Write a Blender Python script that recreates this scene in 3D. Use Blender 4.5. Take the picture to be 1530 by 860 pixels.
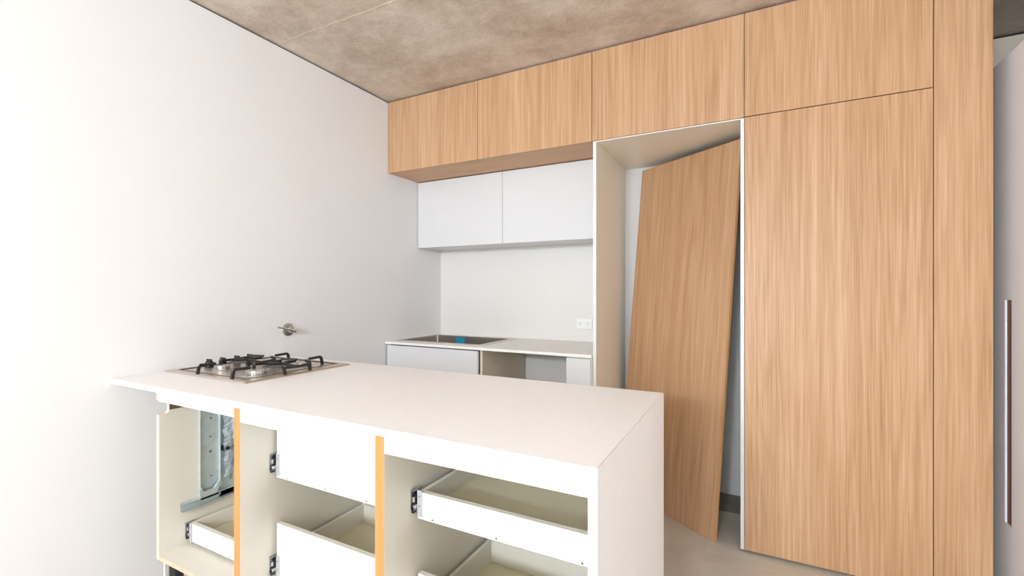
import bpy, bmesh, math, random
from mathutils import Vector, Matrix
random.seed(7)
for o in list(bpy.data.objects): bpy.data.objects.remove(o)
scene = bpy.context.scene
COL = scene.collection

# ------------------------------------------------------------------ camera
cam_d = bpy.data.cameras.new('camera'); cam = bpy.data.objects.new('camera', cam_d); COL.objects.link(cam)
cam.location = (2.281, -2.460, 1.250)
cam.rotation_euler = (math.pi/2, 0, 0.4834)
cam_d.sensor_fit = 'HORIZONTAL'; cam_d.sensor_width = 36
cam_d.lens = 685.28/1530*36
cam_d.shift_y = 5.09/1530
cam_d.clip_start = 0.02
scene.camera = cam

# ------------------------------------------------------------------ world, daylight, exposure
w = bpy.data.worlds.new('world'); scene.world = w; w.use_nodes = True
bg = w.node_tree.nodes['Background']; bg.inputs[0].default_value = (0.93, 0.96, 1.0, 1); bg.inputs[1].default_value = 0.5
def area(name, loc, rot, sx, sy, power, col):
    l = bpy.data.lights.new(name, 'AREA'); l.shape = 'RECTANGLE'; l.size = sx; l.size_y = sy
    l.energy = power; l.color = col
    o = bpy.data.objects.new(name, l); COL.objects.link(o); o.location = loc; o.rotation_euler = rot
    return o
# daylight entering through the glazed wall behind the camera and the left window, plus added fill from the right
DAY = (0.80, 0.905, 1.0)
area('daylight_front', (1.4, -8.02, 1.32), (math.pi/2, 0, 0), 2.4, 2.4, 150, DAY)
area('daylight_left', (-.02, -4.2, 1.35), (math.pi/2, 0, -math.pi/2), 2.0, 2.3, 12, DAY)
area('fill_right', (5.62, -3.2, 1.35), (math.pi/2, 0, math.pi/2), 2.4, 2.3, 7, DAY)  # added fill light, coming through an unseen right-hand opening
vs = scene.view_settings
vs.view_transform = 'Standard'; vs.look = 'None'; vs.gamma = 1; vs.use_curve_mapping = False
vs.exposure = 0.05

# ------------------------------------------------------------------ materials
def lin(h):
    h = h.lstrip('#'); c = [int(h[i:i+2], 16)/255 for i in (0, 2, 4)]
    return tuple(x/12.92 if x <= .04045 else ((x+.055)/1.055)**2.4 for x in c) + (1,)
def mat(name, col, rough=.5, metal=0, bump=0, bscale=60, var=0, vscale=3, spec=.5):
    m = bpy.data.materials.new(name); m.use_nodes = True
    nt = m.node_tree; b = nt.nodes['Principled BSDF']
    c = lin(col) if isinstance(col, str) else col
    b.inputs['Base Color'].default_value = c
    b.inputs['Roughness'].default_value = rough; b.inputs['Metallic'].default_value = metal
    b.inputs['Specular IOR Level'].default_value = spec
    if var or bump:
        tc = nt.nodes.new('ShaderNodeTexCoord')
    if var:
        n = nt.nodes.new('ShaderNodeTexNoise'); n.inputs['Scale'].default_value = vscale; n.inputs['Detail'].default_value = 5
        nt.links.new(tc.outputs['Object'], n.inputs['Vector'])
        r = nt.nodes.new('ShaderNodeValToRGB')
        r.color_ramp.elements[0].position = .3; r.color_ramp.elements[1].position = .7
        r.color_ramp.elements[0].color = tuple(x*(1-var) for x in c[:3])+(1,)
        r.color_ramp.elements[1].color = tuple(min(1, x*(1+var)) for x in c[:3])+(1,)
        nt.links.new(n.outputs['Fac'], r.inputs['Fac']); nt.links.new(r.outputs['Color'], b.inputs['Base Color'])
    if bump:
        n2 = nt.nodes.new('ShaderNodeTexNoise'); n2.inputs['Scale'].default_value = bscale; n2.inputs['Detail'].default_value = 4
        nt.links.new(tc.outputs['Object'], n2.inputs['Vector'])
        bp = nt.nodes.new('ShaderNodeBump'); bp.inputs['Strength'].default_value = bump; bp.inputs['Distance'].default_value = .01
        nt.links.new(n2.outputs['Fac'], bp.inputs['Height']); nt.links.new(bp.outputs['Normal'], b.inputs['Normal'])
    return m

def wood(name, dark, mid, light, axis='Z', gain=1.0, rough=.42):
    """oak-look laminate: straight grain along one local axis, ring lines, fine pores"""
    m = bpy.data.materials.new(name); m.use_nodes = True; nt = m.node_tree; L = nt.links
    b = nt.nodes['Principled BSDF']; b.inputs['Roughness'].default_value = rough
    b.inputs['Specular IOR Level'].default_value = .35
    tc = nt.nodes.new('ShaderNodeTexCoord'); oi = nt.nodes.new('ShaderNodeObjectInfo')
    mul = nt.nodes.new('ShaderNodeVectorMath'); mul.operation = 'SCALE'; mul.inputs['Scale'].default_value = 1.0
    comb = nt.nodes.new('ShaderNodeCombineXYZ')
    for i, k in enumerate((17.0, 9.0, 23.0)):
        mm = nt.nodes.new('ShaderNodeMath'); mm.operation = 'MULTIPLY'; mm.inputs[1].default_value = k
        L.new(oi.outputs['Random'], mm.inputs[0]); L.new(mm.outputs[0], comb.inputs[i])
    add = nt.nodes.new('ShaderNodeVectorMath'); add.operation = 'ADD'
    L.new(tc.outputs['Object'], add.inputs[0]); L.new(comb.outputs[0], add.inputs[1])
    def mp(a, l):
        q = nt.nodes.new('ShaderNodeMapping')
        s = [a, a, a]; s['XYZ'.index(axis)] = l
        q.inputs['Scale'].default_value = s; L.new(add.outputs[0], q.inputs['Vector']); return q
    def noise(q, sc, det, dist=0):
        n = nt.nodes.new('ShaderNodeTexNoise'); n.inputs['Scale'].default_value = sc
        n.inputs['Detail'].default_value = det; n.inputs['Distortion'].default_value = dist
        L.new(q.outputs[0], n.inputs['Vector']); return n
    def math_(op, a, bb):
        n = nt.nodes.new('ShaderNodeMath'); n.operation = op
        for i, x in enumerate((a, bb)):
            if isinstance(x, (int, float)): n.inputs[i].default_value = x
            elif x is not None: L.new(x, n.inputs[i])
        return n.outputs[0]
    broad = noise(mp(1, .035), 14, 3, .15).outputs['Fac']
    streak = noise(mp(1, .014), 85, 3, .1).outputs['Fac']
    fine = noise(mp(1, .012), 330, 2).outputs['Fac']
    ringn = noise(mp(1, .045), 4.0, 1, .05).outputs['Fac']
    ring = math_('SINE', math_('MULTIPLY', ringn, 130), None)
    ring = math_('MULTIPLY', math_('POWER', math_('ADD', math_('MULTIPLY', ring, .5), .5), 3.0), .055)
    v = math_('MULTIPLY', broad, .30*gain)
    v = math_('ADD', v, math_('MULTIPLY', streak, .36*gain))
    v = math_('ADD', v, math_('MULTIPLY', fine, .50*gain))
    v = math_('SUBTRACT', v, ring)
    v = math_('ADD', v, .5-.58*gain+.01)
    r = nt.nodes.new('ShaderNodeValToRGB'); e = r.color_ramp.elements
    e[0].position = .26; e[0].color = lin(dark); e[1].position = .76; e[1].color = lin(light)
    x = e.new(.5); x.color = lin(mid)
    L.new(v, r.inputs['Fac']); L.new(r.outputs['Color'], b.inputs['Base Color'])
    bp = nt.nodes.new('ShaderNodeBump'); bp.inputs['Strength'].default_value = .06; bp.inputs['Distance'].default_value = .002
    L.new(fine, bp.inputs['Height']); L.new(bp.outputs['Normal'], b.inputs['Normal'])
    return m

def concrete(name, cols, scale, rough, streak=False, bump=.15):
    m = bpy.data.materials.new(name); m.use_nodes = True; nt = m.node_tree; L = nt.links
    b = nt.nodes['Principled BSDF']; b.inputs['Roughness'].default_value = rough
    tc = nt.nodes.new('ShaderNodeTexCoord')
    def noise(sc, det, dist=0, rg=.55):
        n = nt.nodes.new('ShaderNodeTexNoise'); n.inputs['Scale'].default_value = sc; n.inputs['Detail'].default_value = det
        n.inputs['Distortion'].default_value = dist; n.inputs['Roughness'].default_value = rg
        L.new(tc.outputs['Object'], n.inputs['Vector']); return n
    n1 = noise(scale, 8, .6, .6); n2 = noise(scale*5.5, 6, .3, .65); n3 = noise(scale*40, 3)
    mx = nt.nodes.new('ShaderNodeMath'); mx.operation = 'MULTIPLY_ADD'; mx.inputs[1].default_value = .52
    L.new(n1.outputs['Fac'], mx.inputs[0])
    m2 = nt.nodes.new('ShaderNodeMath'); m2.operation = 'MULTIPLY_ADD'; m2.inputs[1].default_value = .34; 
    L.new(n2.outputs['Fac'], m2.inputs[0])
    m3 = nt.nodes.new('ShaderNodeMath'); m3.operation = 'MULTIPLY'; m3.inputs[1].default_value = .14; L.new(n3.outputs['Fac'], m3.inputs[0])
    L.new(m3.outputs[0], m2.inputs[2]); L.new(m2.outputs[0], mx.inputs[2])
    r = nt.nodes.new('ShaderNodeValToRGB'); e = r.color_ramp.elements
    ps = [.33, .46, .54, .68]
    e[0].position = ps[0]; e[0].color = lin(cols[0]); e[1].position = ps[3]; e[1].color = lin(cols[3])
    for i in (1, 2):
        q = e.new(ps[i]); q.color = lin(cols[i])
    L.new(mx.outputs[0], r.inputs['Fac']); L.new(r.outputs['Color'], b.inputs['Base Color'])
    bp = nt.nodes.new('ShaderNodeBump'); bp.inputs['Strength'].default_value = bump; bp.inputs['Distance'].default_value = .01
    L.new(n2.outputs['Fac'], bp.inputs['Height']); L.new(bp.outputs['Normal'], b.inputs['Normal'])
    return m

M = {}
M['wall'] = mat('painted plaster', '#ece9e8', .85, bump=.03, bscale=90)
M['backwall'] = mat('white splashback lining', '#e2ddd8', .45)
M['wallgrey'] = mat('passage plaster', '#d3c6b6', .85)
M['ceiling'] = concrete('raw concrete soffit', ['#a5937f', '#c6b5a4', '#d5c7b8', '#e0d6ca'], 1.7, .75, bump=.5)
M['floor'] = concrete('polished concrete floor', ['#bcb1a4', '#c7bdb0', '#cec5b9', '#d5cdc2'], 1.1, .38, bump=.03)
M['floordark'] = concrete('darker floor concrete', ['#8f867d', '#978e85', '#9e958b', '#a69d93'], 2, .8)
M['dark'] = mat('black shadow-gap trim', '#15110e', .8)
M['oak'] = wood('oak laminate', '#a0754f', '#be9570', '#d3ae8e')
M['oakx'] = wood('oak laminate lengthwise', '#b5855c', '#cb9d74', '#d8ae88', axis='X')
M['oakedge'] = mat('oak edge band', '#c2925f', .5)
M['white'] = mat('white laminate', '#dad8d6', .38)
M['whitecool'] = mat('white satin laminate', '#d8d6d6', .3)
M['cream'] = mat('cream carcass board', '#ddd0ba', .5)
M['alcove'] = mat('cream alcove board', '#f1e8d8', .35)
M['stone'] = mat('white engineered stone', '#f4f1f0', .4, var=.012, vscale=30)
M['stone2'] = mat('pale engineered stone', '#efeae4', .35, var=.012, vscale=40)
M['carcass'] = mat('white carcass board', '#dfd8cb', .5)
M['drawerside'] = mat('drawer board', '#e2dccf', .5)
M['drawerbase'] = mat('drawer base board', '#d6cdb0', .5)
M['chipedge'] = wood('raw board edge', '#b07b45', '#bb864e', '#c5925c', rough=.7)
M['paleedge'] = mat('pale raw board edge', '#e8cfb2', .7, var=.05, vscale=40)
M['peachedge'] = mat('peach raw board edge', '#d2b095', .7, var=.08, vscale=40)
M['packer'] = mat('dark chipboard', '#5a4a3b', .9, var=.2, vscale=60)
M['steel'] = mat('brushed stainless', '#d2c8bd', .32, .9, bump=.03, bscale=200)
M['sinksteel'] = mat('satin stainless sink', '#b0a8a0', .33, 1)
M['chrome'] = mat('chrome', '#cfcac6', .12, 1)
M['galv'] = mat('galvanised steel', '#c6d0d2', .42, .55, var=.10, vscale=25)
M['runner'] = mat('zinc plated runner', '#a9adb0', .35, .9)
M['iron'] = mat('cast iron', '#2c2927', .55, .2)
M['cap'] = mat('burner cap', '#b9b3ad', .35, .7)
M['alu'] = mat('burner aluminium', '#dad6d2', .25, .9)
M['black'] = mat('black plastic', '#16181b', .4)
M['plastic'] = mat('white plastic', '#ecebe9', .35)
M['clip'] = mat('zinc clip', '#b9babb', .4, .3)
M['slot'] = mat('socket slot', '#4a4643', .6)
M['tape'] = mat('blue tape', '#0d86a6', .5)
M['doorwhite'] = mat('white door paint', '#e7e7ea', .5)
M['recess'] = mat('walnut recess', '#7a4b2a', .5)
M['rubber'] = mat('grey hose', '#6f7a80', .5)
# thin clear plastic wrap
pw = bpy.data.materials.new('clear plastic wrap'); pw.use_nodes = True
pb = pw.node_tree.nodes['Principled BSDF']; pb.inputs['Base Color'].default_value = lin('#dfe8ee')
pb.inputs['Roughness'].default_value = .18; pb.inputs['Alpha'].default_value = .38
M['wrap'] = pw

# ------------------------------------------------------------------ mesh helpers (world coordinates in, object origin at `org`)
def tag(o, label=None, cat=None, group=None, kind=None):
    if label: o['label'] = label
    if cat: o['category'] = cat
    if group: o['group'] = group
    if kind: o['kind'] = kind
    return o
def thing(name, label, cat, loc=(0, 0, 0), group=None, rot=(0, 0, 0)):
    o = bpy.data.objects.new(name, None); COL.objects.link(o); o.location = loc; o.rotation_euler = rot
    o.empty_display_size = .05
    return tag(o, label, cat, group)
def wpos(o):
    p = Vector((0, 0, 0))
    while o: p += o.location; o = o.parent
    return p
def obj(name, bm, m, parent=None, org=None, smooth=False):
    """link bm (world coordinates) as one mesh object; its origin goes to org (default: min corner)"""
    me = bpy.data.meshes.new(name)
    vs_ = [v.co for v in bm.verts]
    if org is None: org = Vector((min(v.x for v in vs_), min(v.y for v in vs_), min(v.z for v in vs_)))
    org = Vector(org)
    bmesh.ops.translate(bm, verts=bm.verts, vec=-org)
    bmesh.ops.recalc_face_normals(bm, faces=bm.faces)
    if smooth:
        for f in bm.faces: f.smooth = True
    bm.to_mesh(me); bm.free()
    for mm in (m if isinstance(m, (list, tuple)) else [m]): me.materials.append(mm)
    o = bpy.data.objects.new(name, me); COL.objects.link(o)
    if parent is not None:
        o.parent = parent; o.location = org - wpos(parent)
    else: o.location = org
    if smooth:
        try: me.set_sharp_from_angle(angle=math.radians(40))
        except Exception: pass
    return o
def box(bm, x0, x1, y0, y1, z0, z1, bev=0, mi=0):
    r = bmesh.ops.create_cube(bm, size=1)['verts']
    for v in r:
        v.co = Vector((x0 if v.co.x < 0 else x1, y0 if v.co.y < 0 else y1, z0 if v.co.z < 0 else z1))
    fs = {f for v in r for f in v.link_faces}
    for f in fs: f.material_index = mi
    if bev:
        es = list({e for v in r for e in v.link_edges})
        bmesh.ops.bevel(bm, geom=es, offset=bev, segments=1, affect='EDGES', profile=.5)
    return bm
def bx(*a, **k):
    return box(bmesh.new(), *a, **k)
def cyl(bm, p0, p1, r0, r1=None, seg=24, mi=0):
    p0, p1 = Vector(p0), Vector(p1); r1 = r0 if r1 is None else r1
    d = p1-p0; L = d.length
    rot = d.to_track_quat('Z', 'Y').to_matrix().to_4x4()
    r = bmesh.ops.create_cone(bm, cap_ends=True, segments=seg, radius1=r0, radius2=r1, depth=L,
                              matrix=Matrix.Translation((p0+p1)/2) @ rot)['verts']
    for f in {f for v in r for f in v.link_faces}: f.material_index = mi
    return bm
def lathe(bm, base, prof, seg=32, axis=Vector((0, 0, 1))):
    """prof: (radius, height) list; closed at both ends"""
    rings = []
    q = Vector((0, 0, 1)).rotation_difference(axis)
    for r, h in prof:
        rings.append([bm.verts.new(Vector(base)+q @ Vector((r*math.cos(2*math.pi*i/seg), r*math.sin(2*math.pi*i/seg), h))) for i in range(seg)])
    for a, b in zip(rings, rings[1:]):
        for i in range(seg): bm.faces.new((a[i], a[(i+1) % seg], b[(i+1) % seg], b[i]))
    bm.faces.new(rings[0][::-1]); bm.faces.new(rings[-1])
    return bm
def tube(bm, pts, rad, seg=8, sq=False):
    pts = [Vector(p) for p in pts]; rings = []
    for i, p in enumerate(pts):
        t = ((pts[min(i+1, len(pts)-1)]-pts[max(i-1, 0)])).normalized()
        up = Vector((0, 0, 1)) if abs(t.z) < .9 else Vector((0, 1, 0))
        a = t.cross(up).normalized(); b = a.cross(t).normalized()
        rr = rad[i] if isinstance(rad, (list, tuple)) else rad
        n = 4 if sq else seg
        rings.append([bm.verts.new(p+(a*math.cos(2*math.pi*(k+.5)/n)+b*math.sin(2*math.pi*(k+.5)/n))*rr) for k in range(n)])
    n = len(rings[0])
    for r0, r1 in zip(rings, rings[1:]):
        for k in range(n): bm.faces.new((r0[k], r0[(k+1) % n], r1[(k+1) % n], r1[k]))
    bm.faces.new(rings[0][::-1]); bm.faces.new(rings[-1])
    return bm
def ring_slab(bm, o, h, a0, a1, plane='Z'):
    """rectangular slab with a rectangular hole. o=(u0,u1,v0,v1) outer, h hole, a0..a1 thickness along plane axis"""
    def P(u, v, a): return {'Z': (u, v, a), 'X': (a, u, v), 'Y': (u, a, v)}[plane]
    V = {}
    for a in (a0, a1):
        for nm, q in (('o', o), ('h', h)):
            V[nm, a] = [bm.verts.new(P(*c, a)) for c in ((q[0], q[2]), (q[1], q[2]), (q[1], q[3]), (q[0], q[3]))]
    for i in range(4):
        j = (i+1) % 4
        for a in (a0, a1): bm.faces.new((V['o', a][i], V['o', a][j], V['h', a][j], V['h', a][i]))
        for nm in 'oh': bm.faces.new((V[nm, a0][i], V[nm, a0][j], V[nm, a1][j], V[nm, a1][i]))
    return bm
def prism(bm, pts, a0, a1, plane='X'):
    def P(u, v, a): return {'Z': (u, v, a), 'X': (a, u, v), 'Y': (u, a, v)}[plane]
    A = [bm.verts.new(P(u, v, a0)) for u, v in pts]; B = [bm.verts.new(P(u, v, a1)) for u, v in pts]
    bm.faces.new(A[::-1]); bm.faces.new(B)
    n = len(pts)
    for i in range(n): bm.faces.new((A[i], A[(i+1) % n], B[(i+1) % n], B[i]))
    return bm
def struct(name, bm, m, parent=None, label=None, **k):
    o = obj(name, bm, m, parent, **k)
    if parent is None: tag(o, label=label, kind='structure')
    return o

# ------------------------------------------------------------------ measures
HT, HB, HW = 2.579, 2.0825, 1.582        # top of fronts, underside of oak cupboards, underside of white cupboards
S1, S2, S3, S4, S5 = .745, 1.490, 2.245, 2.935, 3.113
CEIL = 2.590
XR, YF = 5.60, -8.00

# ------------------------------------------------------------------ the room
struct('floor', bx(-.2, XR+.2, YF-.2, 1.1, -.15, 0), M['floor'], label='grey-beige polished concrete floor')
struct('ceiling', bx(-.2, XR+.2, YF-.2, 1.1, CEIL, CEIL+.2), M['ceiling'], label='raw mottled concrete ceiling slab')
bm = bmesh.new(); ring_slab(bm, (YF, .80, 0, 2.5795), (-5.2, -3.2, .2, 2.5), -.2, 0, 'X')
struct('wall_left', bm, M['wall'], label='smooth white painted wall beside the island')
struct('trim_1', bx(-.2, -.012, YF, .80, 2.5795, CEIL), M['dark'], label='dark shadow gap between left wall and ceiling')
bm = bmesh.new(); box(bm, 0, 1.495, .62, .80, 0, CEIL); box(bm, 1.495, 3.113, .68, .80, 0, CEIL)
struct('wall_back', bm, M['backwall'], label='pale lining wall behind the sink bench')
struct('wall_passage', bx(3.113, XR, .86, 1.06, 0, 2.578), M['wallgrey'], label='plaster wall at the end of the passage past the tall cupboard')
struct('trim_2', bx(3.113, XR, .872, 1.06, 2.578, CEIL), M['dark'], label='dark shadow gap above the passage wall')
struct('wall_return', bx(3.09, 3.113, .62, 1.06, 0, CEIL), M['wall'], label='short return wall behind the tall cupboard')
struct('wall_light_block', bx(3.200, XR, -.62, -.50, 0, 2.25), M['wall'], label='added unseen wall blocking light into the passage')  # out of view, added to keep the passage behind it dark
bm = bmesh.new(); ring_slab(bm, (YF, .86, 0, CEIL), (-4.4, -2.0, .2, 2.5), XR, XR+.2, 'X')
struct('wall_right', bm, M['wall'], label='white wall with an added side window')
bm = bmesh.new(); ring_slab(bm, (-.2, XR+.2, 0, CEIL), (.2, 2.6, .12, 2.52), YF-.2, YF, 'Y')
struct('wall_front', bm, M['wall'], label='glazed front wall of the room')
def window(name, plane, u0, u1, v0, v1, a, n, label):
    root = bpy.data.objects.new(name, None); COL.objects.link(root); tag(root, label=label, kind='structure')
    bm = bmesh.new(); ring_slab(bm, (u0, u1, v0, v1), (u0+.05, u1-.05, v0+.05, v1-.05), a, a+.06, plane)
    obj('window_frame', bm, M['black'], root)
    for i in range(1, n):
        u = u0+(u1-u0)*i/n
        bm = bx(u-.025, u+.025, a, a+.06, v0+.05, v1-.05) if plane == 'Y' else bx(a, a+.06, u-.025, u+.025, v0+.05, v1-.05)
        obj('mullion', bm, M['black'], root)
window('window_1', 'Y', .2, 2.6, .12, 2.52, YF-.1, 2, 'wide front glazing with slim black frames')
window('added_window_3', 'X', -4.4, -2.0, .2, 2.5, XR+.04, 2, 'added unseen side window with slim black frame in the far right wall')  # unseen window, added to brighten surfaces that face right
window('window_2', 'X', -5.2, -3.2, .2, 2.5, -.12, 2, 'side window with slim black frame')
# formwork joint across the soffit
bm = bmesh.new(); random.seed(3)
pts = [(x*.05, -.851+.0135*x*.05+random.uniform(-.003, .003)) for x in range(0, 70)]
for (xa, ya), (xb, yb) in zip(pts, pts[1:]):
    t = random.uniform(.0015, .004)
    vs4 = [bm.verts.new(p) for p in ((xa, ya-t, CEIL), (xb, yb-t, CEIL), (xb, yb, CEIL-.0013), (xa, ya, CEIL-.0013), (xa, ya+t*.3, CEIL), (xb, yb+t*.3, CEIL))]
    bm.faces.new((vs4[0], vs4[1], vs4[2], vs4[3])); bm.faces.new((vs4[3], vs4[2], vs4[5], vs4[4]))
obj('formwork_joint', bm, M['ceiling'], bpy.data.objects['ceiling'])
# thin darker floor strip inside the fridge recess
struct('floor_strip', bx(1.513, 2.229, .41, .659, 0, .0012), M['floordark'], label='darker floor strip at the back of the fridge recess')

# unseen globe pendants, added behind the camera to even out the brightness
def pendant(x, y, power, label):
    t = thing('added_fill_pendant', label, 'lamp', (x, y, CEIL), 'added fill pendants')
    r = .15; z = 1.9
    em = bpy.data.materials.new('fill globe'); em.use_nodes = True; b = em.node_tree.nodes['Principled BSDF']
    b.inputs['Base Color'].default_value = (.9, .9, .9, 1)
    b.inputs['Emission Color'].default_value = DAY+(1,); b.inputs['Emission Strength'].default_value = power/(4*math.pi**2*r*r)
    bm = bmesh.new(); bmesh.ops.create_uvsphere(bm, u_segments=32, v_segments=16, radius=r, matrix=Matrix.Translation((x, y, z)))
    obj('globe', bm, em, t, smooth=True)
    bm = bmesh.new(); cyl(bm, (x, y, z+r-.005), (x, y, CEIL-.025), .004, seg=10); obj('cord', bm, M['black'], t)
    bm = bmesh.new(); cyl(bm, (x, y, CEIL-.025), (x, y, CEIL-.0003), .05, seg=24); obj('ceiling_rose', bm, M['plastic'], t)
pendant(1.25, -5.2, 200, 'added fill globe pendant near the front glazing, left of the pair')
pendant(1.95, -5.2, 200, 'added fill globe pendant near the front glazing, right of the pair')
pendant(4.4, -1.8, 27, 'added fill globe pendant in front of the passage wall of the room')
pendant(2.0, -3.9, 28, 'added fill globe pendant hanging alone in the middle of the room')

# ------------------------------------------------------------------ oak overhead cupboards
g = .0016
def oak_door(parent, x0, x1, z0, z1, y=0, t=.018):
    d = obj('door', bx(x0+g, x1-g, y, y+t, z0, z1, bev=.0007), M['oak'], parent)
    return d
labs = ['oak-look overhead cupboard against the left wall, leftmost of the row under the ceiling',
        'oak-look overhead cupboard second from the left wall, above the right white wall cupboard',
        'oak-look overhead cupboard above the empty fridge recess',
        'oak-look overhead cupboard directly above the tall closed oak door']
for i, (a, b) in enumerate(((.002, S1), (S1, S2), (S2, S3), (S3, S4))):
    t = thing('overhead_cabinet', labs[i], 'cupboard', (a, .0, HB), 'oak overhead cupboards')
    obj('body', bx(a+.0002, b-.0002, .0195, .6195, HB+.002, HT-.004), M['oakx'], t)
    oak_door(t, a, b, HB+(.003 if i == 3 else 0), HT)

# ------------------------------------------------------------------ tall cupboard and end panel
t = thing('tall_cabinet', 'tall oak-look pantry cupboard with one full-height door beside the fridge recess', 'cupboard', (S3, 0, 0))
obj('body', bx(S3+.001, S4-.001, .0195, .659, .012, HB), M['carcass'], t)
oak_door(t, S3+.0005, S4, .015, HB-.001)
obj('plinth', bx(S3+.001, S4-.001, .045, .065, 0, .012), M['dark'], t)
t = thing('end_panel', 'narrow full-height oak-look end panel right of the tall cupboard', 'panel', (S4, 0, 0))
obj('front_board', bx(S4+g, S5, 0, .018, .006, HT, bev=.0007), M['oak'], t)
obj('return_board', bx(S5-.018, S5-.0005, .0185, .615, .006, HT), M['oak'], t)

# ------------------------------------------------------------------ fridge recess surround
t = thing('fridge_recess', 'cream-lined empty fridge recess framed by thin white edges', 'alcove', (1.495, 0, 0))
def edged(name, x0, x1, y0, y1, z0, z1, front, parent, m):
    bm = bmesh.new(); box(bm, x0, x1, y0, y1, z0, z1)
    for f in bm.faces:
        if f.calc_center_median().y < y0+1e-4: f.material_index = 1
    return obj(name, bm, [m, front], parent)
edged('side_panel', 1.4965, 1.5145, .001, .659, .004, HB-.003, M['white'], t, M['alcove'])
edged('side_panel', 2.229, 2.2445, .001, .659, .015, HB-.003, M['white'], t, M['alcove'])
edged('top_panel', 1.5148, 2.2288, .001, .659, HB-.0075, HB-.0022, M['white'], t, M['alcove'])
obj('back_panel', bx(1.4965, 2.2445, .6592, .675, .004, HB-.003), M['white'], t)
bm = bmesh.new(); cyl(bm, (1.5142, .016, .868), (1.5160, .016, .868), .0028, seg=10)
obj('screw', bm, M['packer'], t)
bm = bmesh.new(); cyl(bm, (1.4954, .014, .866), (1.4965, .014, .866), .003, seg=10)

# ------------------------------------------------------------------ loose door leaning in the recess
W, H, T = .715, 2.05, .018
th = math.radians(35); k = .2
dx = Vector((-math.cos(th), math.sin(th), 0)); n = Vector((math.sin(th), math.cos(th), 0))
up = (n*(k/H)+Vector((0, 0, math.sqrt(1-(k/H)**2)))).normalized()
nb = (dx.cross(up)).normalized()
if nb.y < 0: nb = -nb
xa = -dx
rotm = Matrix((xa, nb, up)).transposed().to_4x4()
BL = Vector((2.111, .028, 0.0))+dx*W
bm = bx(0, W, 0, T, 0, H, bev=.0008)
for f in bm.faces:
    c_ = f.calc_center_median()
    f.material_index = 0 if (c_.y < .0003 or c_.y > T-.0003) else 1
o = obj('loose_door_panel', bm, [M['oak'], M['oakedge']], org=(0, 0, 0))
o.matrix_world = Matrix.Translation(BL+Vector((0, 0, .0005))) @ rotm
tag(o, 'loose oak-look door leaning crookedly inside the empty fridge recess', 'door panel')

# ------------------------------------------------------------------ white wall cupboards
for i, (a, b) in enumerate(((.004, .746), (.746, 1.4925))):
    t = thing('wall_cabinet', ['white handleless wall cupboard next to the left wall, above the sink', 'white handleless wall cupboard beside the fridge recess, above the power outlet'][i],
              'cupboard', (a, .3216, HW), 'white wall cupboards')
    obj('body', bx(a, b-.0004, .341, .6195, HW+.001, HB-.003), M['whitecool'], t)
    obj('door', bx(a+.001, b-.001, .3216, .3396, HW, HB-.003, bev=.0007), M['whitecool'], t)

# ------------------------------------------------------------------ sink bench
SO = (.022, .745, .07, .545); SI = (.045, .700, .095, .515)
bm = bmesh.new(); ring_slab(bm, (.001, 1.4955, -.027, .6195), (SI[0]-.004, SI[1]+.004, SI[2]-.004, SI[3]+.004), .884, .900)
o = obj('bench_worktop', bm, M['stone2']); tag(o, 'thin pale stone worktop holding the steel sink', 'worktop')
t = thing('sink_cabinet', 'white base cupboard under the sink with a plain wide door', 'cupboard', (.009, 0, 0))
bm = bmesh.new()
box(bm, .010, .026, .001, .60, .10, .883); box(bm, .763, .779, .001, .60, .10, .883); box(bm, .026, .763, .001, .60, .10, .116)
box(bm, .026, .763, .585, .60, .116, .66)
obj('body', bm, M['cream'], t)
obj('door', bx(.011, .757, -.020, -.002, .10, .876, bev=.0007), M['whitecool'], t)
obj('plinth', bx(.010, .779, .05, .066, 0, .10), M['whitecool'], t)
t = thing('narrow_cabinet', 'narrow white base cupboard between the appliance gap and the fridge recess', 'cupboard', (1.347, 0, 0))
obj('body', bx(1.348, 1.494, -.001, .60, .10, .883), M['cream'], t)
obj('door', bx(1.347, 1.488, -.020, -.002, .10, .876, bev=.0007), M['whitecool'], t)
obj('plinth', bx(1.348, 1.494, .05, .066, 0, .10), M['whitecool'], t)

# sink
t = thing('sink', 'rectangular stainless steel sink bowl with blue tape on its back wall', 'sink', (.38, .3, .9))
bm = bmesh.new(); ring_slab(bm, SO, SI, .9002, .9028); obj('rim', bm, M['steel'], t)
bm = bmesh.new()
zb = .72
cs = ((SI[0], SI[2]), (SI[1], SI[2]), (SI[1], SI[3]), (SI[0], SI[3]))
def rr(x0, x1, y0, y1, r, z, n=5):
    out = []
    for cx, cy, a0 in ((x1-r, y1-r, 0), (x0+r, y1-r, 90), (x0+r, y0+r, 180), (x1-r, y0+r, 270)):
        for q in range(n+1):
            a = math.radians(a0+90*q/n); out.append(bm.verts.new((cx+r*math.cos(a), cy+r*math.sin(a), z)))
    return out
loops = [rr(SI[0]-.001, SI[1]+.001, SI[2]-.001, SI[3]+.001, .012, .9001), rr(SI[0], SI[1], SI[2], SI[3], .012, zb+.02), rr(SI[0]+.015, SI[1]-.015, SI[2]+.015, SI[3]-.015, .012, zb)]
for A, B in zip(loops, loops[1:]):
    for i in range(len(A)): bm.faces.new((A[i], A[(i+1) % len(A)], B[(i+1) % len(B)], B[i]))
bm.faces.new(loops[-1])
o = obj('bowl', bm, M['sinksteel'], t)
so = o.modifiers.new('thickness', 'SOLIDIFY'); so.thickness = .0012; so.offset = -1 
bm = bmesh.new(); lathe(bm, (.37, .305, zb+.0005), [(.045, 0), (.045, .002), (.036, .002), (.030, .0005), (.008, .0005)]); obj('drain', bm, M['chrome'], t)
obj('tape_label', bx(.226, .306, .5132, .5142, .846, .893), M['tape'], t)
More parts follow.
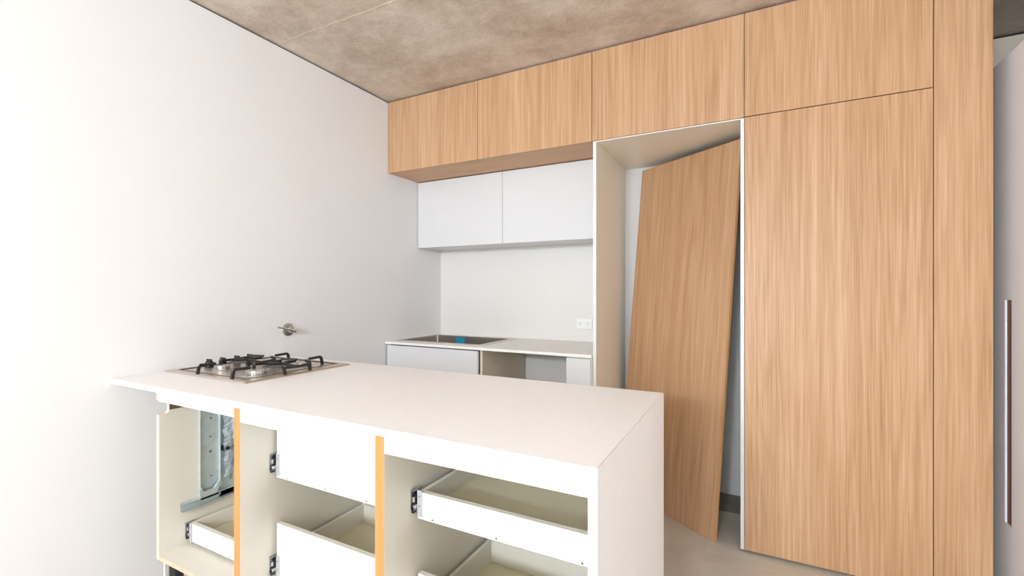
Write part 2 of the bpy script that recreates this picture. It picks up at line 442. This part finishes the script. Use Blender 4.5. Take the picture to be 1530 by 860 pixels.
obj('corner_highlight', bx(SI[0]+.001, SI[0]+.006, .5085, .5135, .75, .899), M['stone2'], t)  # pale strip standing in for the highlight in the bowl's back corner

# power outlet
t = thing('power_outlet', 'white double power outlet on the splashback beside the fridge recess', 'outlet', (1.238, .62, 1.025))
obj('plate', bx(1.180, 1.296, .6105, .6195, .988, 1.063, bev=.002), M['plastic'], t)
for cx in (1.208, 1.262):
    for ang, ox, oz in ((30, -.0075, 0), (-30, .0075, 0), (0, 0, -.014)):
        b2 = bx(-.0013, .0013, -.0006, .0006, -.0045, .0045)
        bmesh.ops.transform(b2, verts=b2.verts, matrix=Matrix.Translation((cx+ox, .6103, 1.030+oz)) @ Matrix.Rotation(math.radians(ang), 4, 'Y'))
        obj('socket_slot', b2, M['slot'], t)
    obj('switch', bx(cx+(-.022 if cx < 1.23 else .012), cx+(-.012 if cx < 1.23 else .022), .6085, .6106, 1.043, 1.056, bev=.001), M['plastic'], t)

# wall mixer
t = thing('wall_mixer_tap', 'small chrome mixer with lever on the white wall above the cooktop', 'tap', (0, -.787, 1.039))
def ax(p): return p
bm = bmesh.new(); lathe(bm, (.0003, -.787, 1.039), [(.036, 0), (.036, .003), (.034, .0055), (.018, .0065)], axis=Vector((1, 0, 0))); obj('cover_plate', bm, M['chrome'], t, smooth=True)
bm = bmesh.new(); lathe(bm, (.0068, -.787, 1.039), [(.017, 0), (.017, .026), (.015, .030), (.006, .031)], axis=Vector((1, 0, 0))); obj('cartridge_body', bm, M['chrome'], t, smooth=True)
bm = bmesh.new(); tube(bm, [(.036, -.768, 1.030), (.038, -.80, 1.039), (.043, -.84, 1.050), (.050, -.882, 1.060)], [.0095, .0075, .006, .0042], seg=12); obj('lever', bm, M['chrome'], t, smooth=True)

# ------------------------------------------------------------------ island worktop
YI0, YI1, XI, ZI = -1.579, -.814, 2.009, .900
SL = .0195
t = thing('island_worktop', 'white stone island top with a waterfall end, cooktop set in it', 'worktop', (1.0, -1.2, 0))
bm = bmesh.new()
prism(bm, [(.001, ZI-SL), (.001, ZI), (XI, ZI), (XI-SL, ZI-SL)], YI0, YI1, 'Y')
es = [e for e in bm.edges if all(abs(v.co.z-ZI) < 1e-5 for v in e.verts)]
bmesh.ops.bevel(bm, geom=es, offset=.0012, segments=2, affect='EDGES')
obj('top_slab', bm, M['stone'], t)
bm = bmesh.new(); prism(bm, [(XI-SL, 0), (XI, 0), (XI, ZI-.0004), (XI-SL, ZI-SL-.0004)], YI0, YI1, 'Y')
es = [e for e in bm.edges if abs(e.verts[0].co.z-e.verts[1].co.z) > .5]
bmesh.ops.bevel(bm, geom=es, offset=.0012, segments=2, affect='EDGES')
obj('waterfall_end', bm, M['stone'], t)

# ------------------------------------------------------------------ island base cupboards
YC, YB = -1.560, -1.030
ZC0, ZC1 = .250, .8803
bt = .016
def edge_faces(bm, idx=1, y=YC):
    for f in bm.faces:
        if abs(f.calc_center_median().y-y) < 1e-4 and abs(f.normal.y) > .9: f.material_index = idx
def gable(parent, x0, x1, edge, notch=False):
    bm = bmesh.new()
    if notch:
        pts = [(YB, ZC0), (YB, ZC1), (YC, ZC1), (YC, .845), (-1.5255, .845), (-1.5255, .804)]
        for q in range(1, 6):
            a = math.radians(90*q/6); pts.append((-1.5395+.014*math.cos(a), .804-.014*math.sin(a)))
        pts += [(-1.5395, .790), (YC, .790), (YC, ZC0)]
        prism(bm, pts, x0, x1, 'X')
        bmesh.ops.recalc_face_normals(bm, faces=bm.faces)
        for f in bm.faces:
            if abs(f.normal.x) < .5 and f.calc_center_median().y < -1.50 and f.calc_center_median().z < ZC1-.001: f.material_index = 1
    else:
        box(bm, x0, x1, YC, YB, ZC0, ZC1); bmesh.ops.recalc_face_normals(bm, faces=bm.faces); edge_faces(bm)
    return obj('side_panel', bm, [M['carcass'], edge], parent)
def board(parent, name, x0, x1, y0, y1, z0, z1, edge=None, m=None):
    bm = bx(x0, x1, y0, y1, z0, z1); bmesh.ops.recalc_face_normals(bm, faces=bm.faces)
    if edge: edge_faces(bm, 1, y0)
    return obj(name, bm, [m or M['carcass'], edge or M['carcass']], parent)
def leg(parent, x, y):
    L_ = bmesh.new()
    lathe(L_, (x, y, 0), [(.028, 0), (.030, .006), (.018, .014), (.016, .02), (.016, .15), (.014, .151)], seg=20)
    o = obj('leg', L_, M['plastic'], parent, smooth=True)
    bm = bmesh.new(); lathe(bm, (x, y, .140), [(.021, 0), (.023, .004), (.023, .085), (.032, .095), (.032, ZC0-.1402)], seg=20)
    obj('leg_socket', bm, M['black'], o, smooth=True)
    obj('leg_clip', bx(x-.030, x-.0235, y-.030, y+.02, .150, ZC0-.012, bev=.002), M['plastic'], o)
def runner(parent, xg, s, y0, y1, z0, z1):
    """side-mount drawer runner: cabinet rail with lips, inner block, white front clip. s=+1 right of the gable face xg"""
    bm = bmesh.new()
    def b(xa, xb, *r, **k): box(bm, min(xg+s*xa, xg+s*xb), max(xg+s*xa, xg+s*xb), *r, **k)
    b(.0003, .0018, y0, y0+.035, z0+.008, z1); b(.0003, .0018, y0+.035, y1, z0+.008, z1-.02)
    b(.0018, .011, y0+.002, y0+.035, z1-.0018, z1)
    b(.0018, .011, y0+.002, y1, z0+.008, z0+.0098)
    b(.0035, .0105, y0+.010, y0+.035, z0+.018, z1-.012, mi=1); b(.0035, .0105, y0+.035, y1, z0+.018, z1-.024)
    b(.003, .0085, y0+.003, y0+.03, z0+.030, z0+.044, mi=2)
    b(.003, .0095, y0+.001, y0+.014, z0, z0+.012, mi=1)
    b(.006, .0115, y0+.004, y0+.02, z0+.012, z0+.022, mi=2)
    return obj('runner', bm, [M['runner'], M['black'], M['alu']], parent)
def drawer(parent, gl, gr, yf, yb, zf0, zf1, zs, zbm, rz, holes=(), fl=0):
    xl, xr = gl+.013, gr-.013
    t_ = .013
    bm = bmesh.new()
    zlow = zbm-.012
    box(bm, xl, xl+t_, yf+.0165, yb, zlow, zs); box(bm, xr-t_, xr, yf+.0165, yb, zlow, zs)
    box(bm, xl+t_, xr-t_, yb-t_, yb, zbm, zs)
    d = obj('drawer', bm, M['drawerside'], parent)
    bm = bx(xl, xr, yf, yf+.016, zf0, zf1); bmesh.ops.recalc_face_normals(bm, faces=bm.faces)
    for f in bm.faces:
        if f.normal.z > .9: f.material_index = 1
    obj('drawer_front', bm, [M['white'], M['drawerside']], d)
    obj('drawer_base', bx(xl+t_, xr-t_, yf+.0165, yb-t_-.0003, zbm-.006, zbm), M['drawerbase'], d)
    runner(d, gl, 1, rz[2], yb, rz[0], rz[1]); runner(d, gr, -1, rz[2], yb, rz[0], rz[1])
    # white clip plate on the front next to the left runner, two screws
    cz0 = rz[0]-.012
    cl = bx(xl-.001, xl+.0145, yf-.003, yf-.0002, cz0, rz[1]-.002, bev=.0006); obj('clip_plate', cl, M['clip'], d)
    for zz in (rz[0]+.018, rz[0]+.045):
        bm = bmesh.new(); cyl(bm, (xl+.007, yf-.0036, zz), (xl+.007, yf-.003, zz), .002, seg=10); obj('screw', bm, M['slot'], d)
    for hx in holes:
        bm = bmesh.new(); cyl(bm, (hx, yf-.0004, zf0+.006), (hx, yf+.0005, zf0+.006), .0028, seg=10); obj('screw_hole', bm, M['slot'], d)
    return d

# left cupboard (under the cooktop)
C1 = (.309, .804); C2 = (.804, 1.418); C3 = (1.418, 1.9890)
def cabinet(label, x0, x1, name='base_cabinet'):
    return thing(name, label, 'cupboard', (x0, YC, 0), 'island base cupboards')
t1 = cabinet('open-fronted island base cupboard below the cooktop, with steel bracket inside', *C1)
gable(t1, C1[0], C1[0]+bt, M['paleedge'], notch=True); gable(t1, C1[1]-bt, C1[1]-.0002, M['chipedge'])
board(t1, 'bottom_panel', C1[0]+bt, C1[1]-bt, YC, YB, ZC0, ZC0+bt, M['peachedge'])
board(t1, 'front_rail', C1[0]+bt, C1[1]-bt, YC, YC+bt, .841, ZC1)
board(t1, 'back_panel', C1[0]+bt, C1[1]-bt, YB-.008, YB, ZC0+bt, ZC1)
board(t1, 'packer_block', C1[0]+bt, C1[0]+bt+.004, -1.526, -1.10, .803, ZC1-.002, m=M['packer'])
for lx in (C1[0]+.035, C1[1]-.06):
    for ly in (YC+.05, YB-.06): leg(t1, lx, ly)
drawer(t1, C1[0]+bt, C1[1]-bt, -1.4600, -1.045, .2785, .348, .348, .292, (.288, .350, -1.471), holes=(.60, .45))
# middle cupboard
t2 = cabinet('middle island base cupboard with a tall blank white drawer front on top', *C2)
gable(t2, C2[0]+.0002, C2[0]+bt, M['chipedge']); gable(t2, C2[1]-bt, C2[1]-.0002, M['chipedge'])
board(t2, 'bottom_panel', C2[0]+bt, C2[1]-bt, YC, YB, ZC0, ZC0+bt, M['peachedge'])
board(t2, 'front_rail', C2[0]+bt, C2[1]-bt, YC, YC+bt, .829, ZC1)
board(t2, 'back_panel', C2[0]+bt, C2[1]-bt, YB-.008, YB, ZC0+bt, ZC1)
for lx in (C2[0]+.05, C2[1]-.05):
    for ly in (YC+.05, YB-.06): leg(t2, lx, ly)
drawer(t2, C2[0]+bt, C2[1]-bt, -1.440, -1.042, .612, .815, .690, .632, (.632, .695, -1.459), holes=(.89, 1.07, 1.25))
drawer(t2, C2[0]+bt, C2[1]-bt, -1.440, -1.042, .272, .455, .360, .290, (.282, .345, -1.459), holes=(.89, 1.07, 1.25))
# right cupboard
t3 = cabinet('right island base cupboard with an open shallow drawer beside the waterfall end', *C3)
gable(t3, C3[0]+.0002, C3[0]+bt, M['chipedge']); gable(t3, C3[1]-.004, C3[1], M['carcass'])
board(t3, 'bottom_panel', C3[0]+bt, C3[1]-.004, YC, YB, ZC0, ZC0+bt, M['peachedge'])
board(t3, 'front_rail', C3[0]+bt, C3[1]-.004, YC, YC+bt, .829, ZC1)
board(t3, 'back_panel', C3[0]+bt, C3[1]-.004, YB-.008, YB, ZC0+bt, ZC1)
for lx in (C3[0]+.05, C3[1]-.05):
    for ly in (YC+.05, YB-.06): leg(t3, lx, ly)
drawer(t3, C3[0]+bt, C3[1]-.004, -1.440, -1.042, .612, .687, .6865, .630, (.631, .6945, -1.457), holes=(1.497, 1.70, 1.93))
drawer(t3, C3[0]+bt, C3[1]-.004, -1.440, -1.042, .272, .457, .369, .292, (.282, .345, -1.459), holes=(1.497, 1.70, 1.93))

# galvanised bracket and wrapped fittings inside the left cupboard
xg = C1[0]+bt+.0006
t = thing('steel_bracket', 'galvanised steel bracket with plastic-wrapped fittings inside the left island cupboard', 'bracket', (xg, -1.35, .40))
bm = bmesh.new(); prism(bm, [(xg, -1.421), (xg+.010, -1.421), (xg+.010, -1.4195), (xg+.0015, -1.4195), (xg+.0015, -1.346), (xg+.014, -1.346), (xg+.014, -1.3445), (xg, -1.3445)], .415, .800, 'Z')
obj('upright_channel', bm, M['galv'], t)
obj('rear_plate', bx(xg, xg+.0015, -1.344, -1.16, .40, .800), M['galv'], t)
bm = bmesh.new(); prism(bm, [(xg, .401), (xg+.022, .401), (xg+.022, .4025), (xg+.0015, .4025), (xg+.0015, .4305), (xg+.022, .4305), (xg+.022, .432), (xg, .432)], -1.489, -1.15, 'Y')
obj('bottom_track', bm, M['galv'], t)
bm = bmesh.new(); prism(bm, [(-1.425, .432), (-1.36, .432), (-1.345, .47), (-1.352, .475), (-1.372, .452), (-1.412, .452), (-1.42, .468), (-1.43, .462)], xg+.010, xg+.020, 'X')
obj('hook_bracket', bm, M['galv'], t)
for (yy, zz, r) in ((-1.375, .50, .004), (-1.378, .60, .006), (-1.378, .66, .004), (-1.376, .735, .005)):
    bm = bmesh.new(); cyl(bm, (xg+.0014, yy, zz), (xg+.0022, yy, zz), r, seg=12); obj('punched_hole', bm, M['rubber'], t)
bm = bmesh.new(); lathe(bm, (xg+.002, -1.325, .60), [(.013, 0), (.013, .012), (.009, .02), (.009, .030), (.006, .032)], seg=16, axis=Vector((1, 0, 0))); obj('valve_knob', bm, M['black'], t, smooth=True)
bm = bmesh.new(); tube(bm, [(xg+.014, -1.318, .795), (xg+.016, -1.316, .72), (xg+.014, -1.314, .66), (xg+.016, -1.302, .60), (xg+.02, -1.30, .54), (xg+.016, -1.312, .47)], .008, seg=10); obj('flexible_hose', bm, M['rubber'], t, smooth=True)
bm = bmesh.new(); tube(bm, [(xg+.02, -1.295, .79), (xg+.022, -1.298, .70), (xg+.02, -1.29, .62), (xg+.022, -1.28, .52)], .006, seg=10); obj('flexible_hose', bm, M['galv'], t, smooth=True)
random.seed(11); bm = bmesh.new(); ny, nz = 14, 34; grid = []
for j in range(nz+1):
    row = []
    for i in range(ny+1):
        u, v = i/ny, j/nz
        x = xg+.030+.010*math.sin(u*9+v*13)*math.sin(v*17-u*5)+random.uniform(-.004, .004)
        row.append(bm.verts.new((x, -1.340+.17*u, .485+.312*v)))
    grid.append(row)
for j in range(nz):
    for i in range(ny): bm.faces.new((grid[j][i], grid[j][i+1], grid[j+1][i+1], grid[j+1][i]))
obj('plastic_wrap', bm, M['wrap'], t)

# ------------------------------------------------------------------ cooktop
HX0, HX1, HY0, HY1 = .012, .584, -1.395, -.885
t = thing('gas_cooktop', 'stainless four-burner gas cooktop with black cast-iron trivets on the island', 'cooktop', (.3, -1.14, .9))
bm = bmesh.new()
def rl(x0, x1, y0, y1, z): return [bm.verts.new(p) for p in ((x0, y0, z), (x1, y0, z), (x1, y1, z), (x0, y1, z))]
Ls = [rl(HX0, HX1, HY0, HY1, .9002), rl(HX0, HX1, HY0, HY1, .9030), rl(HX0+.006, HX1-.006, HY0+.006, HY1-.006, .9075),
      rl(HX0+.045, HX1-.045, HY0+.032, HY1-.032, .9085), rl(HX0+.0452, HX1-.0452, HY0+.0322, HY1-.0322, .9095), rl(HX0+.051, HX1-.051, HY0+.038, HY1-.038, .9095),
      rl(HX0+.055, HX1-.055, HY0+.042, HY1-.042, .9065)]
for a, b in zip(Ls, Ls[1:]):
    for i in range(4): bm.faces.new((a[i], a[(i+1) % 4], b[(i+1) % 4], b[i]))
bm.faces.new(Ls[-1]); bm.faces.new(Ls[0][::-1])
bm.faces.ensure_lookup_table()
o = obj('hob_plate', bm, [M['steel'], M['iron']], t)
for f in o.data.polygons:
    z = [o.data.vertices[i].co.z+.9002 for i in f.vertices]
    if max(z) > .9092: f.material_index = 1
BUR = [(.228, -1.272, .030), (.471, -1.274, .042), (.240, -1.062, .032), (.474, -1.058, .030)]
for x, y, r in BUR:
    bm = bmesh.new(); z0 = .9068
    lathe(bm, (x, y, z0), [(r*1.35, 0), (r*1.3, .003), (r*.8, .005)], seg=32); o = obj('burner', bm, M['cap'], t, smooth=True)
    bm = bmesh.new(); n_ = 24
    for i in range(n_):
        a = 2*math.pi*i/n_
        b2 = bmesh.new(); box(b2, r*.55, r*.98, -.0026*r/.03, .0026*r/.03, 0, .010)
        bmesh.ops.transform(b2, verts=b2.verts, matrix=Matrix.Translation((x, y, z0+.005)) @ Matrix.Rotation(a, 4, 'Z'))
        me_ = bpy.data.meshes.new('tmp'); b2.to_mesh(me_); b2.free(); bm.from_mesh(me_); bpy.data.meshes.remove(me_)
    lathe(bm, (x, y, z0+.005), [(r*.86, 0), (r*.86, .010)], seg=32)
    obj('flame_ring', bm, M['alu'], o)
    bm = bmesh.new(); lathe(bm, (x, y, z0+.0152), [(r*.98, 0), (r*1.02, .001), (r*1.0, .0045), (r*.9, .006)], seg=32); obj('burner_cap', bm, M['cap'], o, smooth=True)
ZT, ZF = .942, .9066
def bar(bm, pts, w_=.0056): tube(bm, pts, [w_*1.3]*len(pts), sq=True)
for gx in (.234, .4725):
    bm = bmesh.new()
    def finger(ox, oy, ix, iy):
        """foot outside, then a straight finger pointing at the burner"""
        d_ = Vector((ix-ox, iy-oy, 0)).normalized()
        bar(bm, [(ox-d_.x*.006, oy-d_.y*.006, ZF), (ox, oy, ZT-.006), (ox+d_.x*.006, oy+d_.y*.006, ZT), (ix, iy, ZT-.002)])
    finger(gx, -1.372, gx, -1.306); finger(gx, -.958, gx, -1.026)
    finger(gx+.098, -1.225, gx+.030, -1.268); finger(gx+.098, -1.100, gx+.030, -1.066)
    finger(gx-.098, -1.225, gx-.030, -1.268); finger(gx-.098, -1.100, gx-.030, -1.066)
    bar(bm, [(gx, -1.238, ZT-.002), (gx, -1.165, ZT-.004), (gx, -1.096, ZT-.002)])
    bar(bm, [(gx-.098, -1.225, ZT-.007), (gx-.098, -1.1625, ZT-.010), (gx-.098, -1.100, ZT-.007)])
    bar(bm, [(gx+.098, -1.225, ZT-.007), (gx+.098, -1.1625, ZT-.010), (gx+.098, -1.100, ZT-.007)])
    bar(bm, [(gx-.098, -1.1625, ZT-.010), (gx, -1.1625, ZT-.005), (gx+.098, -1.1625, ZT-.010)])
    obj('trivet', bm, M['iron'], t)
for ky in (-1.255, -1.195, -1.128, -1.066):
    bm = bmesh.new(); lathe(bm, (.096, ky, .9068), [(.017, 0), (.018, .002), (.0165, .004), (.0155, .024), (.014, .026)], seg=24)
    o = obj('knob', bm, M['black'], t, smooth=True)
    obj('knob_grip', bx(.094-.016, .098+.016, ky-.0035, ky+.0035, .9330, .9430, bev=.001), M['black'], o)

# ------------------------------------------------------------------ white door with recessed pull at the right
XD = 3.160
root = bpy.data.objects.new('door_1', None); COL.objects.link(root); root.location = (XD, .2, 0)
tag(root, 'white passage door with a long vertical recessed pull, at the right edge', kind='structure')
bm = bmesh.new(); ring_slab(bm, (-.60, .855, .008, 2.170), (-.0116, .0409, .343, 1.2164), XD, XD+.007, 'X')
obj('door_leaf', bm, M['doorwhite'], root)
obj('door_back', bx(XD+.0072, XD+.036, -.60, .855, .008, 2.170), M['doorwhite'], root)
obj('pull_liner', bx(XD+.0064, XD+.0070, -.0114, .0407, .3434, 1.2160), M['recess'], root)
